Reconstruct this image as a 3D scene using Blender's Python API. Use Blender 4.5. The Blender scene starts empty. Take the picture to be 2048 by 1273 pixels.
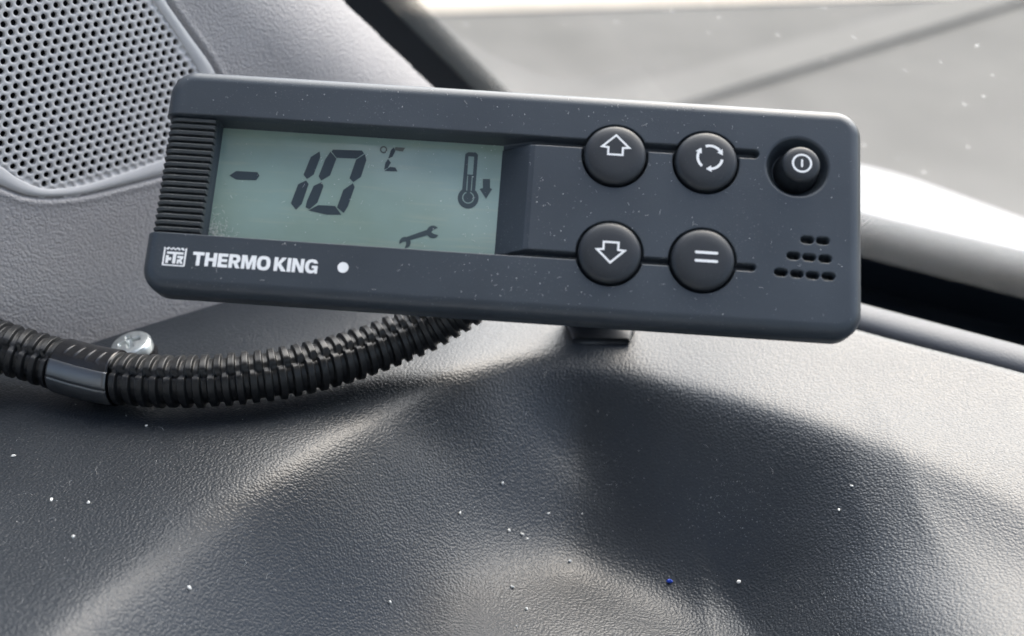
import bpy, math, random
import numpy as np
from mathutils import Matrix, Vector

random.seed(7); rng = np.random.default_rng(11)
sc = bpy.context.scene
col = sc.collection
R_ = math.radians

# ------------------------------------------------------------------ camera, sky, sun, exposure
FPX, CX, CY = 2200.0, 1024.0, 636.5            # focal length and centre, in photograph pixels
PITCH = R_(28)
CAM = np.array([0.0, -0.2292, 0.1586])         # metres; the dash shelf lies at z = 0
RIGHT = np.array([1.0, 0, 0]); UP = np.array([0, math.sin(PITCH), math.cos(PITCH)]); BACK = np.array([0, -math.cos(PITCH), math.sin(PITCH)])
cd = bpy.data.cameras.new('camera'); cam = bpy.data.objects.new('camera', cd); col.objects.link(cam)
cam.matrix_world = Matrix(((RIGHT[0], UP[0], BACK[0], CAM[0]), (RIGHT[1], UP[1], BACK[1], CAM[1]), (RIGHT[2], UP[2], BACK[2], CAM[2]), (0, 0, 0, 1)))
cd.sensor_width = 36; cd.lens = 36 * FPX / 2048
cd.clip_start = 0.01; cd.clip_end = 400
cd.dof.use_dof = True; cd.dof.focus_distance = 0.272; cd.dof.aperture_fstop = 10.5
sc.camera = cam

SUN_EL, SUN_AZ = 48, 28                        # degrees; azimuth clockwise from +y (ahead) towards +x (right)
w = bpy.data.worlds.new('World'); sc.world = w; w.use_nodes = True
nt = w.node_tree; bg = nt.nodes['Background']
sky = nt.nodes.new('ShaderNodeTexSky'); sky.sky_type = 'NISHITA'; sky.sun_disc = False
sky.sun_elevation = R_(SUN_EL); sky.sun_rotation = R_(SUN_AZ); sky.air_density = 1.0; sky.dust_density = 4.0; sky.ozone_density = 1.0
nt.links.new(sky.outputs[0], bg.inputs[0]); bg.inputs[1].default_value = 0.15
sl = bpy.data.lights.new('sun', 'SUN'); sl.energy = 2.6; sl.angle = R_(75); sl.color = (1, .992, .98)
so = bpy.data.objects.new('sun', sl); col.objects.link(so)
sd_ = Vector((math.sin(R_(SUN_AZ)) * math.cos(R_(SUN_EL)), math.cos(R_(SUN_AZ)) * math.cos(R_(SUN_EL)), math.sin(R_(SUN_EL))))
so.rotation_euler = sd_.to_track_quat('Z', 'Y').to_euler(); so.location = (1, 1, 2)
vs = sc.view_settings; vs.view_transform = 'Standard'; vs.look = 'None'; vs.gamma = 1; vs.exposure = 1.3; vs.use_curve_mapping = False

# ------------------------------------------------------------------ helpers
def ray(u, v): return RIGHT * (u - CX) / FPX - UP * (v - CY) / FPX - BACK
def pz(u, v, z):                                # where a line of sight meets the level z
    d = ray(u, v); return CAM + d * (z - CAM[2]) / d[2]
def pp(u, v, A, N):
    d = ray(u, v); return CAM + d * (((A - CAM) @ N) / (d @ N))

def mesh(name, V, F, mat=None, parent=None, smooth=True, **props):
    me = bpy.data.meshes.new(name)
    V = np.asarray(V, dtype=np.float64).reshape(-1, 3)
    if isinstance(F, np.ndarray) and F.ndim == 2:
        n, k = F.shape
        me.vertices.add(len(V)); me.vertices.foreach_set('co', V.astype(np.float32).ravel())
        me.loops.add(n * k); me.loops.foreach_set('vertex_index', F.astype(np.int32).ravel())
        me.polygons.add(n); me.polygons.foreach_set('loop_start', np.arange(0, n * k, k, dtype=np.int32))
        me.update(calc_edges=True)
    else:
        me.from_pydata(V.tolist(), [], [list(f) for f in F]); me.update()
    me.validate()
    me.polygons.foreach_set('use_smooth', [smooth] * len(me.polygons))
    if mat: me.materials.append(mat)
    return place(name, me, parent, **props)
def place(name, me, parent=None, **props):
    o = bpy.data.objects.new(name, me); col.objects.link(o)
    if parent: o.parent = parent
    for k, v in props.items(): o[k] = v
    return o
def empty(name, M=None, **props):
    o = bpy.data.objects.new(name, None); col.objects.link(o); o.empty_display_size = .01
    if M is not None: o.matrix_world = M
    for k, v in props.items(): o[k] = v
    return o
def grid_faces(nu, nv, wrap_u=False):
    i = np.arange(nu if wrap_u else nu - 1)[:, None]; j = np.arange(nv - 1)[None, :]
    i2 = (i + 1) % nu
    return np.stack([i * nv + j, i2 * nv + j, i2 * nv + j + 1, i * nv + j + 1], -1).reshape(-1, 4)
def sstep(x): x = np.clip(x, 0, 1); return x * x * (3 - 2 * x)
def poly_sdf(P, poly):                          # signed distance, negative inside; P (...,2)
    P = np.asarray(P, float); best = np.full(P.shape[:-1], 1e9); ins = np.zeros(P.shape[:-1], bool)
    n = len(poly)
    for k in range(n):
        a, b = np.array(poly[k]), np.array(poly[(k + 1) % n]); ab = b - a
        t = np.clip(((P - a) @ ab) / (ab @ ab + 1e-15), 0, 1)
        best = np.minimum(best, np.linalg.norm(P - a - t[..., None] * ab, axis=-1))
        c = (a[1] > P[..., 1]) != (b[1] > P[..., 1])
        ins ^= c & (P[..., 0] < (b[0] - a[0]) * (P[..., 1] - a[1]) / (b[1] - a[1] + 1e-15) + a[0])
    return np.where(ins, -best, best)
def catmull(P, n, closed=False):
    P = np.asarray(P, float); m = len(P); out = []
    segs = m if closed else m - 1
    for i in range(segs):
        g = (lambda k: P[k % m]) if closed else (lambda k: P[min(max(k, 0), m - 1)])
        p0, p1, p2, p3 = g(i - 1), g(i), g(i + 1), g(i + 2)
        for t in np.linspace(0, 1, 24, endpoint=False):
            out.append(.5 * ((2 * p1) + (p2 - p0) * t + (2 * p0 - 5 * p1 + 4 * p2 - p3) * t * t + (3 * p1 - p0 - 3 * p2 + p3) * t ** 3))
    if not closed: out.append(P[-1])
    else: out.append(out[0])
    out = np.array(out); s = np.r_[0, np.cumsum(np.linalg.norm(np.diff(out, axis=0), axis=1))]
    q = np.linspace(0, s[-1], n + 1)[:-1] if closed else np.linspace(0, s[-1], n)
    return np.stack([np.interp(q, s, out[:, k]) for k in range(P.shape[1])], 1)
def lathe(prof, n=40):                           # prof: (r, z) list
    a = np.linspace(0, 2 * math.pi, n, endpoint=False)
    V = np.array([[(r * math.cos(t), r * math.sin(t), z) for r, z in prof] for t in a]).reshape(-1, 3)
    return V, grid_faces(n, len(prof), True)
def fill(loops, thick):                          # flat printed shape with holes, of a given thickness; local X, Y, normal Z
    cu = bpy.data.curves.new('tmp', 'CURVE'); cu.dimensions = '2D'; cu.fill_mode = 'BOTH'; cu.extrude = thick / 2
    for L in loops:
        s = cu.splines.new('POLY'); s.points.add(len(L) - 1)
        for p, q in zip(s.points, L): p.co = (q[0], q[1], 0, 1)
        s.use_cyclic_u = True
    ob = bpy.data.objects.new('tmp', cu); col.objects.link(ob)
    dg = bpy.context.evaluated_depsgraph_get(); me = bpy.data.meshes.new_from_object(ob.evaluated_get(dg))
    bpy.data.objects.remove(ob); bpy.data.curves.remove(cu)
    return me
def print_on(name, loops, at, mat, parent, thick=.04, **props):    # loops and position in millimetres
    me = fill([[(x * .001, y * .001) for x, y in L] for L in loops], thick * .001)
    me.name = name; me.materials.clear(); me.materials.append(mat)
    o = place(name, me, parent, **props); o.location = (at[0] * .001, at[1] * .001, at[2] * .001)
    return o
def circ(x, y, r, n=28, a0=0, a1=360): return [(x + r * math.cos(R_(a0 + (a1 - a0) * k / n)), y + r * math.sin(R_(a0 + (a1 - a0) * k / n))) for k in range(n if a1 - a0 == 360 else n + 1)]
def inset(L, d):                                 # mitred offset of a closed polygon
    A = sum(L[i][0] * L[(i + 1) % len(L)][1] - L[(i + 1) % len(L)][0] * L[i][1] for i in range(len(L)))
    s = 1 if A > 0 else -1; out = []
    for i in range(len(L)):
        p0, p1, p2 = np.array(L[i - 1]), np.array(L[i]), np.array(L[(i + 1) % len(L)])
        e0, e1 = (p1 - p0) / np.linalg.norm(p1 - p0), (p2 - p1) / np.linalg.norm(p2 - p1)
        n0, n1 = s * np.array([-e0[1], e0[0]]), s * np.array([-e1[1], e1[0]])
        m = n0 + n1; m = m / (m @ m) * 2
        out.append(tuple(p1 + m * d))
    return out

# ------------------------------------------------------------------ materials
def nodes(name):
    m = bpy.data.materials.new(name); m.use_nodes = True; n = m.node_tree
    return m, n, n.nodes['Principled BSDF']
def N(n, t, **kw):
    o = n.nodes.new(t)
    for k, v in kw.items():
        if k in o.inputs: o.inputs[k].default_value = v
        else: setattr(o, k, v)
    return o
def L(n, a, b): n.links.new(a, b)
def ramp(n, src, p0, c0, p1, c1):
    r = n.nodes.new('ShaderNodeValToRGB'); e = r.color_ramp.elements
    e[0].position = p0; e[0].color = (*c0, 1); e[1].position = p1; e[1].color = (*c1, 1); L(n, src, r.inputs[0]); return r
def plastic(name, c, rough=.5, grain=None, depth=.0001, var=.12, spec=.5, speck=0., coarse=40):
    m, n, b = nodes(name); tc = N(n, 'ShaderNodeTexCoord')
    no = N(n, 'ShaderNodeTexNoise', Scale=coarse, Detail=4.); L(n, tc.outputs['Object'], no.inputs['Vector'])
    lo = tuple(v * (1 - var) for v in c); hi = tuple(min(1, v * (1 + var)) for v in c)
    rp = ramp(n, no.outputs[0], .3, lo, .7, hi); colr = rp.outputs[0]
    if speck > 0:
        sp = N(n, 'ShaderNodeTexNoise', Scale=2600., Detail=2.); L(n, tc.outputs['Object'], sp.inputs['Vector'])
        pa = N(n, 'ShaderNodeTexNoise', Scale=30., Detail=3.); L(n, tc.outputs['Object'], pa.inputs['Vector'])
        ad = N(n, 'ShaderNodeMath', operation='MULTIPLY_ADD'); L(n, pa.outputs[0], ad.inputs[0]); ad.inputs[1].default_value = .22; L(n, sp.outputs[0], ad.inputs[2])
        r2 = ramp(n, ad.outputs[0], .80, (0, 0, 0), .86, (1, 1, 1))
        mu = N(n, 'ShaderNodeMath', operation='MULTIPLY'); L(n, r2.outputs[0], mu.inputs[0]); mu.inputs[1].default_value = speck
        mx = N(n, 'ShaderNodeMixRGB'); L(n, mu.outputs[0], mx.inputs[0]); L(n, colr, mx.inputs[1]); mx.inputs[2].default_value = (.45, .45, .44, 1); colr = mx.outputs[0]
    L(n, colr, b.inputs['Base Color'])
    b.inputs['Roughness'].default_value = rough; b.inputs['Specular IOR Level'].default_value = spec
    if grain:
        v = N(n, 'ShaderNodeTexVoronoi', Scale=grain, feature='SMOOTH_F1', Smoothness=.35)
        dn = N(n, 'ShaderNodeTexNoise', Scale=grain * .6, Detail=2.); L(n, tc.outputs['Object'], dn.inputs['Vector'])
        mxv = N(n, 'ShaderNodeMixRGB', blend_type='ADD'); mxv.inputs[0].default_value = .9 / grain; L(n, tc.outputs['Object'], mxv.inputs[1]); L(n, dn.outputs['Color'], mxv.inputs[2])
        L(n, mxv.outputs[0], v.inputs['Vector'])
        n2 = N(n, 'ShaderNodeTexNoise', Scale=grain * 1.7, Detail=3.); L(n, tc.outputs['Object'], n2.inputs['Vector'])
        r1 = ramp(n, v.outputs['Distance'], .25, (1, 1, 1), .75, (0, 0, 0))
        ad = N(n, 'ShaderNodeMath', operation='MULTIPLY_ADD'); L(n, n2.outputs[0], ad.inputs[0]); ad.inputs[1].default_value = .5; L(n, r1.outputs[0], ad.inputs[2])
        bu = N(n, 'ShaderNodeBump', Distance=depth, Strength=1.); L(n, ad.outputs[0], bu.inputs['Height']); L(n, bu.outputs[0], b.inputs['Normal'])
        rr = N(n, 'ShaderNodeMapRange'); L(n, no.outputs[0], rr.inputs[0]); rr.inputs[3].default_value = rough - .06; rr.inputs[4].default_value = rough + .06; L(n, rr.outputs[0], b.inputs['Roughness'])
    return m
M_dash = plastic('dash_plastic', (.023, .0275, .0335), .34, grain=1500, depth=.000068, var=.10, speck=.5)
M_trim = plastic('pillar_plastic', (.37, .352, .348), .55, grain=1250, depth=.00012, var=.06)
M_grille = plastic('grille_plastic', (.60, .585, .575), .5, grain=6000, depth=.00001, var=.05)
M_rail = plastic('rail_plastic', (.09, .093, .10), .55, grain=1500, depth=.00003)
M_case = plastic('case_plastic', (.034, .0425, .052), .36, grain=4200, depth=.000012, var=.12, speck=.30)
M_case2 = plastic('case_back_plastic', (.013, .015, .018), .5, grain=3000, depth=.00001)
M_btn = plastic('button_rubber', (.0145, .0175, .021), .42, grain=5000, depth=.000006, var=.1, speck=.12)
M_rib = plastic('rib_plastic', (.042, .047, .050), .48, grain=4000, depth=.00001, speck=.4)
M_tube = plastic('conduit_plastic', (.009, .0095, .0105), .42, var=.2, speck=.10)
M_clamp = plastic('clamp_plastic', (.012, .012, .013), .22, var=.1)
M_dark = plastic('speaker_cloth', (.008, .008, .012), .9)
M_print = plastic('white_print', (.78, .78, .77), .5, var=.04, coarse=900)
M_dust = plastic('dust', (.62, .62, .60), .9)
M_crumb = plastic('pale_crumb', (.80, .79, .75), .7, var=.1)
M_blue = plastic('blue_crumb', (.02, .07, .50), .5)
M_seg = plastic('lcd_segment', (.022, .036, .045), .35, var=.1)
M_seg2 = plastic('lcd_segment_faint', (.075, .085, .075), .35, var=.1)
M_seg3 = plastic('lcd_symbol', (.036, .054, .060), .35, var=.1)
M_ham = plastic('headliner_fabric', (.72, .74, .76), .95)
M_cabin = plastic('cabin_plastic', (.22, .23, .24), .8)
M_paint = plastic('white_paint', (.34, .34, .335), .9, var=.03, spec=.1)
M_asph = plastic('asphalt', (.072, .069, .061), .9, var=.15, coarse=3)
M_beige = plastic('pavement_concrete', (.40, .35, .28), .9, var=.1, coarse=3)
M_strip_pale = plastic('strip_pale', (.098, .094, .084), .9, var=.1, coarse=3)
M_strip_dark = plastic('strip_dark', (.050, .049, .046), .9)

def lcd_mat():
    m, n, b = nodes('lcd_glass'); tc = N(n, 'ShaderNodeTexCoord')
    no = N(n, 'ShaderNodeTexNoise', Scale=45., Detail=3.); L(n, tc.outputs['Object'], no.inputs['Vector'])
    rp = ramp(n, no.outputs[0], .3, (.180, .250, .200), .7, (.215, .305, .275))
    mp = N(n, 'ShaderNodeMapping'); mp.inputs['Scale'].default_value = (60, 900, 60); L(n, tc.outputs['Object'], mp.inputs[0])
    st = N(n, 'ShaderNodeTexNoise', Scale=1., Detail=3.); L(n, mp.outputs[0], st.inputs['Vector'])
    r2 = ramp(n, st.outputs[0], .55, (0, 0, 0), .8, (.35, .35, .35))
    mx = N(n, 'ShaderNodeMixRGB'); L(n, r2.outputs[0], mx.inputs[0]); L(n, rp.outputs[0], mx.inputs[1]); mx.inputs[2].default_value = (.33, .35, .26, 1)
    L(n, mx.outputs[0], b.inputs['Base Color']); b.inputs['Roughness'].default_value = .4
    b.inputs['Coat Weight'].default_value = .8; b.inputs['Coat Roughness'].default_value = .12
    return m
M_lcd = lcd_mat()
def zinc_mat():
    m, n, b = nodes('zinc'); tc = N(n, 'ShaderNodeTexCoord')
    no = N(n, 'ShaderNodeTexNoise', Scale=700., Detail=4.); L(n, tc.outputs['Object'], no.inputs['Vector'])
    rp = ramp(n, no.outputs[0], .3, (.48, .52, .53), .7, (.72, .75, .74)); L(n, rp.outputs[0], b.inputs['Base Color'])
    b.inputs['Metallic'].default_value = .85; b.inputs['Roughness'].default_value = .34
    bu = N(n, 'ShaderNodeBump', Distance=.00006); L(n, no.outputs[0], bu.inputs['Height']); L(n, bu.outputs[0], b.inputs['Normal'])
    return m
M_zinc = zinc_mat()
M_highlight, _n, _b = nodes('highlight_metal'); _b.inputs['Base Color'].default_value = (.15, .155, .16, 1); _b.inputs['Metallic'].default_value = .85; _b.inputs['Roughness'].default_value = .36  # lighter metal that paints the window highlight on the black clamp
def glass_mat():                                 # dusty windscreen: clear pane, a thin film of dirt, faint reflections
    m = bpy.data.materials.new('dusty_glass'); m.use_nodes = True; n = m.node_tree; n.nodes.clear()
    out = N(n, 'ShaderNodeOutputMaterial'); tr = N(n, 'ShaderNodeBsdfTransparent'); tr.inputs[0].default_value = (.93, .95, .94, 1)
    gl = N(n, 'ShaderNodeBsdfGlossy', Roughness=.02); fr = N(n, 'ShaderNodeFresnel', IOR=1.45)
    lw = N(n, 'ShaderNodeMixShader'); L(n, fr.outputs[0], lw.inputs[0]); L(n, tr.outputs[0], lw.inputs[1]); L(n, gl.outputs[0], lw.inputs[2])
    df = N(n, 'ShaderNodeBsdfTranslucent'); df.inputs[0].default_value = (.72, .72, .70, 1)
    tc = N(n, 'ShaderNodeTexCoord'); no = N(n, 'ShaderNodeTexNoise', Scale=16., Detail=6.); L(n, tc.outputs['Object'], no.inputs['Vector'])
    mr = N(n, 'ShaderNodeMapRange'); L(n, no.outputs[0], mr.inputs[0]); mr.inputs[1].default_value = .3; mr.inputs[2].default_value = .75; mr.inputs[3].default_value = .015; mr.inputs[4].default_value = .05
    sx = N(n, 'ShaderNodeSeparateXYZ'); L(n, tc.outputs['Object'], sx.inputs[0])      # grime film denser towards the foot, also painting in the glare above the bonnet
    gr_ = N(n, 'ShaderNodeMapRange', interpolation_type='SMOOTHSTEP'); L(n, sx.outputs['Z'], gr_.inputs[0]); gr_.inputs[1].default_value = .0; gr_.inputs[2].default_value = .11; gr_.inputs[3].default_value = .10; gr_.inputs[4].default_value = 0.
    sm = N(n, 'ShaderNodeMath', operation='ADD'); L(n, mr.outputs[0], sm.inputs[0]); L(n, gr_.outputs[0], sm.inputs[1])
    mx = N(n, 'ShaderNodeMixShader'); L(n, sm.outputs[0], mx.inputs[0]); L(n, lw.outputs[0], mx.inputs[1]); L(n, df.outputs[0], mx.inputs[2])
    L(n, mx.outputs[0], out.inputs[0]); return m
M_glass = glass_mat()
def dirt_mat():
    m = bpy.data.materials.new('dirt_spot'); m.use_nodes = True; n = m.node_tree; n.nodes.clear()
    out = N(n, 'ShaderNodeOutputMaterial'); tr = N(n, 'ShaderNodeBsdfTransparent')
    a = N(n, 'ShaderNodeBsdfTranslucent'); a.inputs[0].default_value = (.9, .9, .88, 1); b = N(n, 'ShaderNodeBsdfDiffuse'); b.inputs[0].default_value = (.8, .8, .78, 1)
    x = N(n, 'ShaderNodeMixShader'); x.inputs[0].default_value = .25; L(n, a.outputs[0], x.inputs[1]); L(n, b.outputs[0], x.inputs[2])
    tc = N(n, 'ShaderNodeTexCoord'); no = N(n, 'ShaderNodeTexNoise', Scale=500., Detail=3.); L(n, tc.outputs['Object'], no.inputs['Vector'])
    r = ramp(n, no.outputs[0], .35, (.02,) * 3, .65, (.17,) * 3)
    y = N(n, 'ShaderNodeMixShader'); L(n, r.outputs[0], y.inputs[0]); L(n, tr.outputs[0], y.inputs[1]); L(n, x.outputs[0], y.inputs[2]); L(n, y.outputs[0], out.inputs[0]); return m
M_dirt = dirt_mat()
M_frit = plastic('frit_black', (.012, .018, .026), .8, spec=.15)

# ------------------------------------------------------------------ the dashboard: one moulded sheet
crest_px = [(-120, 1500), (60, 1340), (190, 1225), (330, 1118), (470, 1015), (600, 925), (720, 845), (850, 775), (1000, 722), (1130, 706), (1260, 718), (1400, 752), (1550, 795), (1700, 842), (1850, 900), (2000, 968), (2200, 1070), (2500, 1240)]
crest = catmull([pz(u, v, -.001)[:2] for u, v in crest_px], 160)
poly_in = np.vstack([crest, [[.25, -.5], [-.3, -.5]]])
RB0, RB1 = pz(1735, 655, 0)[:2], pz(2048, 740, 0)[:2]          # rear edge of the dash, where the rail begins
RDIR = (RB1 - RB0) / np.linalg.norm(RB1 - RB0); RN = np.array([-RDIR[1], RDIR[0]])   # RN points ahead, to the windscreen
if RN[1] < 0: RN = -RN
def dash_z(P):
    s = poly_sdf(P, poly_in); d = -s                            # d > 0: camera side of the crest
    x, y = P[..., 0], P[..., 1]
    wf = np.interp(x, [0, .06], [.0042, .0034])
    rp = (d + np.sqrt(d * d + wf * wf)) / 2
    m = np.interp(x, [-.14, -.09, -.05, -.015, .02, .045, .07, .10, .14], [1.0, 1.0, 1.0, 1.02, 1.05, .95, .75, .50, .25])
    fl = np.interp(x, [-.14, -.06, -.02, .02, .045, .060, .075, .088, .10, .16], [.044, .044, .043, .043, .039, .032, .020, .010, .005, .003])
    fl = fl + .08 * (np.clip(y, -.1, .05) - .0)
    a = m * rp; k = .010
    h = np.clip(.5 + .5 * (fl - a) / k, 0, 1); drop = fl * (1 - h) + a * h - k * h * (1 - h)
    z = -drop
    mc = pz(1140, 1300, -.038)                                  # low rounded mound at the bottom of the hollow
    z = z + .0050 * sstep((1.12 - np.sqrt(((x - mc[0]) / .036) ** 2 + ((y - mc[1]) / .036) ** 2)) / .42)
    def g(u, v, zz, r, amp, asp=1.):
        c = pz(u, v, zz); return amp * np.exp(-(((x - c[0]) / (r * asp)) ** 2 + ((y - c[1]) / r) ** 2))
    z = z + g(1170, 930, -.03, .013, -.0045, 1.1)
    z = z + g(1480, 1110, -.026, .020, -.0020, 1.0) + g(820, 800, 0, .010, -.0015, 2.)
    return z
def dash_edge(P, z):
    x, y = P[..., 0], P[..., 1]
    e = (P - RB0) @ RN                                          # distance ahead of the rear edge
    z = z - .0015 * sstep((e + .004) / .004) - .0070 * sstep((e + .0005) / .0025) - .068 * sstep((e - .019) / .02)
    z = z - .10 * np.clip(-e - .004, 0, np.interp(x, [.05, .10], [.075, .17])) * sstep((x + .02) / .07)
    z = z + .0006 * np.sin(x * 61 + y * 47) * np.sin(y * 53 - x * 29)
    return z
xs = np.arange(-.36, .52, .0014); ys = np.arange(-.20, .26, .0014)
X, Y = np.meshgrid(xs, ys, indexing='ij'); P = np.stack([X, Y], -1)
Z = dash_z(P)
kern = np.exp(-.5 * (np.arange(-16, 17) / 5.5) ** 2); kern /= kern.sum(); Zs = Z; inn_d = -poly_sdf(P, poly_in)
for ax in (0, 1):
    Zp = np.pad(Z, [(16, 16) if q == ax else (0, 0) for q in (0, 1)], mode='edge')
    Z = sum(kw_ * np.take(Zp, np.arange(k, k + Z.shape[ax]), axis=ax) for k, kw_ in enumerate(kern))
kb = sstep((inn_d - .009) / .020); Z = dash_edge(P, Zs * (1 - kb) + Z * kb)
dash = mesh('dashboard', np.stack([X, Y, Z], -1), grid_faces(len(xs), len(ys)), M_dash, kind='structure', label='dark grained dashboard moulding with a curved ridge and hollow', category='dashboard')

def zg(x, y):
    i, j = (x - xs[0]) / .0014, (y - ys[0]) / .0014; a, b = int(i), int(j); f, g_ = i - a, j - b
    a = min(max(a, 0), len(xs) - 2); b = min(max(b, 0), len(ys) - 2)
    return (Z[a, b] * (1 - f) + Z[a + 1, b] * f) * (1 - g_) + (Z[a, b + 1] * (1 - f) + Z[a + 1, b + 1] * f) * g_
# rail at the rear edge of the dash
def sweep(path, prof, side, upv):                # path (n,3); prof list of (s, h)
    return np.array([[p + side * a + upv * b for a, b in prof] for p in path]).reshape(-1, 3)
ts = np.linspace(-.16, .46, 60); rp_ = np.array([[*(RB0 + RDIR * t), 0] for t in ts])
prof = [(.0040 + .0072 * (1 - math.cos(a)), -.0050 + .0052 * math.sin(a) ** .7) for a in np.linspace(0, math.pi, 14)]
prof = [(.0040, -.03)] + prof + [(.0184, -.03)]
mesh('dash_rail', sweep(rp_, prof, np.array([*RN, 0]), np.array([0, 0, 1.])), grid_faces(60, len(prof)), M_rail, kind='structure', label='rounded grey rail along the foot of the windscreen', category='rail')

# ------------------------------------------------------------------ pillar trim with speaker grille
YAW, LEAN = R_(40), R_(5)
PA = pz(292, 652, 0)
PE = np.array([math.cos(YAW), math.sin(YAW), 0]); PN0 = np.array([math.sin(YAW), -math.cos(YAW), 0])
PT = np.array([0, 0, 1]) * math.cos(LEAN) - PN0 * math.sin(LEAN); PN = np.cross(PE, PT)
def pan(u, v):
    q = pp(u, v, PA, PN) - PA; return np.array([q @ PE, q @ PT])
def panw(a, b, c=0): return PA + np.multiply.outer(a, PE) + np.multiply.outer(b, PT) + np.multiply.outer(c, PN)
out_px = [(-330, 60), (-260, 240), (-130, 330), (-50, 356), (0, 371), (43, 388), (92, 394.5), (165, 389), (240, 372), (307, 355), (380, 334), (436, 305), (462, 262), (452, 200), (427, 137), (378, 68), (330, 0), (270, -85), (200, -170), (80, -230), (-120, -200), (-280, -90)]
inn_px = [(-295, 60), (-235, 220), (-110, 300), (-40, 318), (0, 333), (38, 359), (92, 379), (165, 372), (235, 352), (303, 329), (368, 305), (412, 283), (432, 252), (424, 205), (398, 142), (352, 68), (306, 0), (250, -78), (185, -150), (75, -205), (-110, -178), (-250, -80)]
OUT = catmull([pan(*p) for p in out_px], 240, True); INN = catmull([pan(*p) for p in inn_px], 240, True)
e0, e1 = pan(716, 0), pan(872, 152)              # the trim's edge beside the windscreen
ed = (e1 - e0) / np.linalg.norm(e1 - e0); en = np.array([ed[1], -ed[0]])
if en @ (pan(300, 100) - e0) > 0: en = -en
us = np.unique(np.r_[np.arange(-.20, -.125, .003), np.arange(-.125, .20, .00055)]); vs_ = np.unique(np.r_[np.arange(-.03, .115, .00055), np.arange(.115, .55, .006)])
U, W = np.meshgrid(us, vs_, indexing='ij'); Q = np.stack([U, W], -1)
so_ = poly_sdf(Q, OUT[::3])
C_ = -.014 * sstep((-.0012 - so_) / .0012) - .0011 * np.exp(-((so_ - .0002) / .00055) ** 2) + .0003 * np.exp(-((so_ - .0018) / .0009) ** 2)   # pocket for the grille and its raised lip
over = (Q - e0) @ en; rr = .016                  # roll-off at the windscreen side
t = np.maximum(over + rr * 1.9, 0); C_ = C_ - t * t / (2 * rr) * .4
C_ = C_ + .0035 * sstep((.02 - W) / .03) * 0
C_ = C_ - .10 * np.maximum(W - .13, 0)
keep = (over < .0005) & ((W < .15) | (over > -.08))
V = panw(U, W, C_)
F = grid_faces(len(us), len(vs_)); F = F[keep.ravel()[F].all(1)]
trim = mesh('pillar_trim', V, F, M_trim, label='light grey grained pillar trim holding the round-cornered speaker grille', category='trim panel')
gr = empty('speaker_grille', Matrix.Translation(Vector(panw(*pan(165, 389)))), label='pale grey perforated speaker grille set in the pillar trim', category='speaker grille')
go = np.array(gr.matrix_world.translation)
# lattice of holes
h0, h1 = pan(27 * .33, 377 * .33), pan(335 * .33, 312 * .33); av = (h1 - h0) / 5; pitch = .00262
ang = math.atan2(av[1], av[0]); a1 = pitch * np.array([math.cos(ang), math.sin(ang)]); a2 = pitch * np.array([math.cos(ang - R_(120)), math.sin(ang - R_(120))])
VV, FF = [], []
r_h = pitch * .328; nseg = 12
for i in range(-60, 61):
    for j in range(-60, 61):
        c = h0 + i * a1 + j * a2
        if c[0] < -.11 or c[1] > .125: continue
        s = float(poly_sdf(c, INN[::4]))
        if s > pitch * .75: continue
        blind = s > -pitch * .42
        A_ = ang + R_(30)
        rings = []
        for kind in range(4):
            ring = []
            for k in range(nseg):
                th = A_ + 2 * math.pi * k / nseg
                hexr = pitch / 2 / math.cos(((th - ang + math.pi / 6) % (math.pi / 3)) - math.pi / 6)
                r = [hexr, r_h + .00020, r_h, r_h * .96][kind]; z = [0, 0, -.00022, (-.00030 if blind else -.0016)][kind]
                ring.append(panw(c[0] + r * math.cos(th), c[1] + r * math.sin(th), z - .0004))
            rings.append(ring)
        b = len(VV)
        for ring in rings: VV += ring
        for q in range(3):
            for k in range(nseg):
                k2 = (k + 1) % nseg; FF.append((b + q * nseg + k, b + q * nseg + k2, b + (q + 1) * nseg + k2, b + (q + 1) * nseg + k))
        if blind: FF.append(tuple(b + 3 * nseg + k for k in range(nseg)))
mesh('perforated_plate', np.array(VV) - go, FF, M_grille, gr)
RV = np.concatenate([[panw(*(INN[k] * (1 - f) + OUT[k] * f), c) for k in range(240)] for f, c in ((-.05, -.0008), (0, -.00025), (.05, -.0001), (.5, .0001), (.90, .0001), (.97, -.0003), (.98, -.004))]).reshape(7, 240, 3).transpose(1, 0, 2).reshape(-1, 3)
mesh('rim', RV - go, grid_faces(240, 7, True), M_grille, gr)
bk = [panw(*(INN[k] * .99), -.0095) for k in range(240)]
mesh('speaker_cone', np.array(bk + [panw(*INN.mean(0), -.0125)]) - go, [(k, (k + 1) % 240, 240) for k in range(240)], M_dark, gr)

# ------------------------------------------------------------------ windscreen
RAKE = R_(50)
G0, G1 = pz(1735, 512, -.05), pz(2048, 592, -.05)
GD = (G1 - G0) / np.linalg.norm(G1 - G0); GH = np.array([-GD[1], GD[0], 0]); GH = GH if GH[1] > 0 else -GH
GW = -GH * math.cos(RAKE) + np.array([0, 0, 1]) * math.sin(RAKE); GN = np.cross(GD, GW); GN = GN if GN @ (CAM - G0) > 0 else -GN
def gl2(u, v):
    q = pp(u, v, G0, GN) - G0; return np.array([q @ GD, q @ GW])
def glw(a, b, c=0): return G0 + GD * a + GW * b + GN * c
ws = empty('windscreen', Matrix.Translation(Vector(glw(0, 0))), label='dusty raked windscreen with a dark dotted border', category='windscreen')
wo = np.array(ws.matrix_world.translation)
def pane(name, pts, mat, c, parent=ws, **kw):
    return mesh(name, np.array([glw(a, b, c) for a, b in pts]) - wo, [tuple(range(len(pts)))], mat, parent, smooth=False, **kw)
li0, li1 = gl2(772, 0), gl2(935, 160); ldir = (li0 - li1) / np.linalg.norm(li0 - li1)      # border beside the pillar
bl = gl2(1735, 512); br = gl2(2048, 592)
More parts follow.
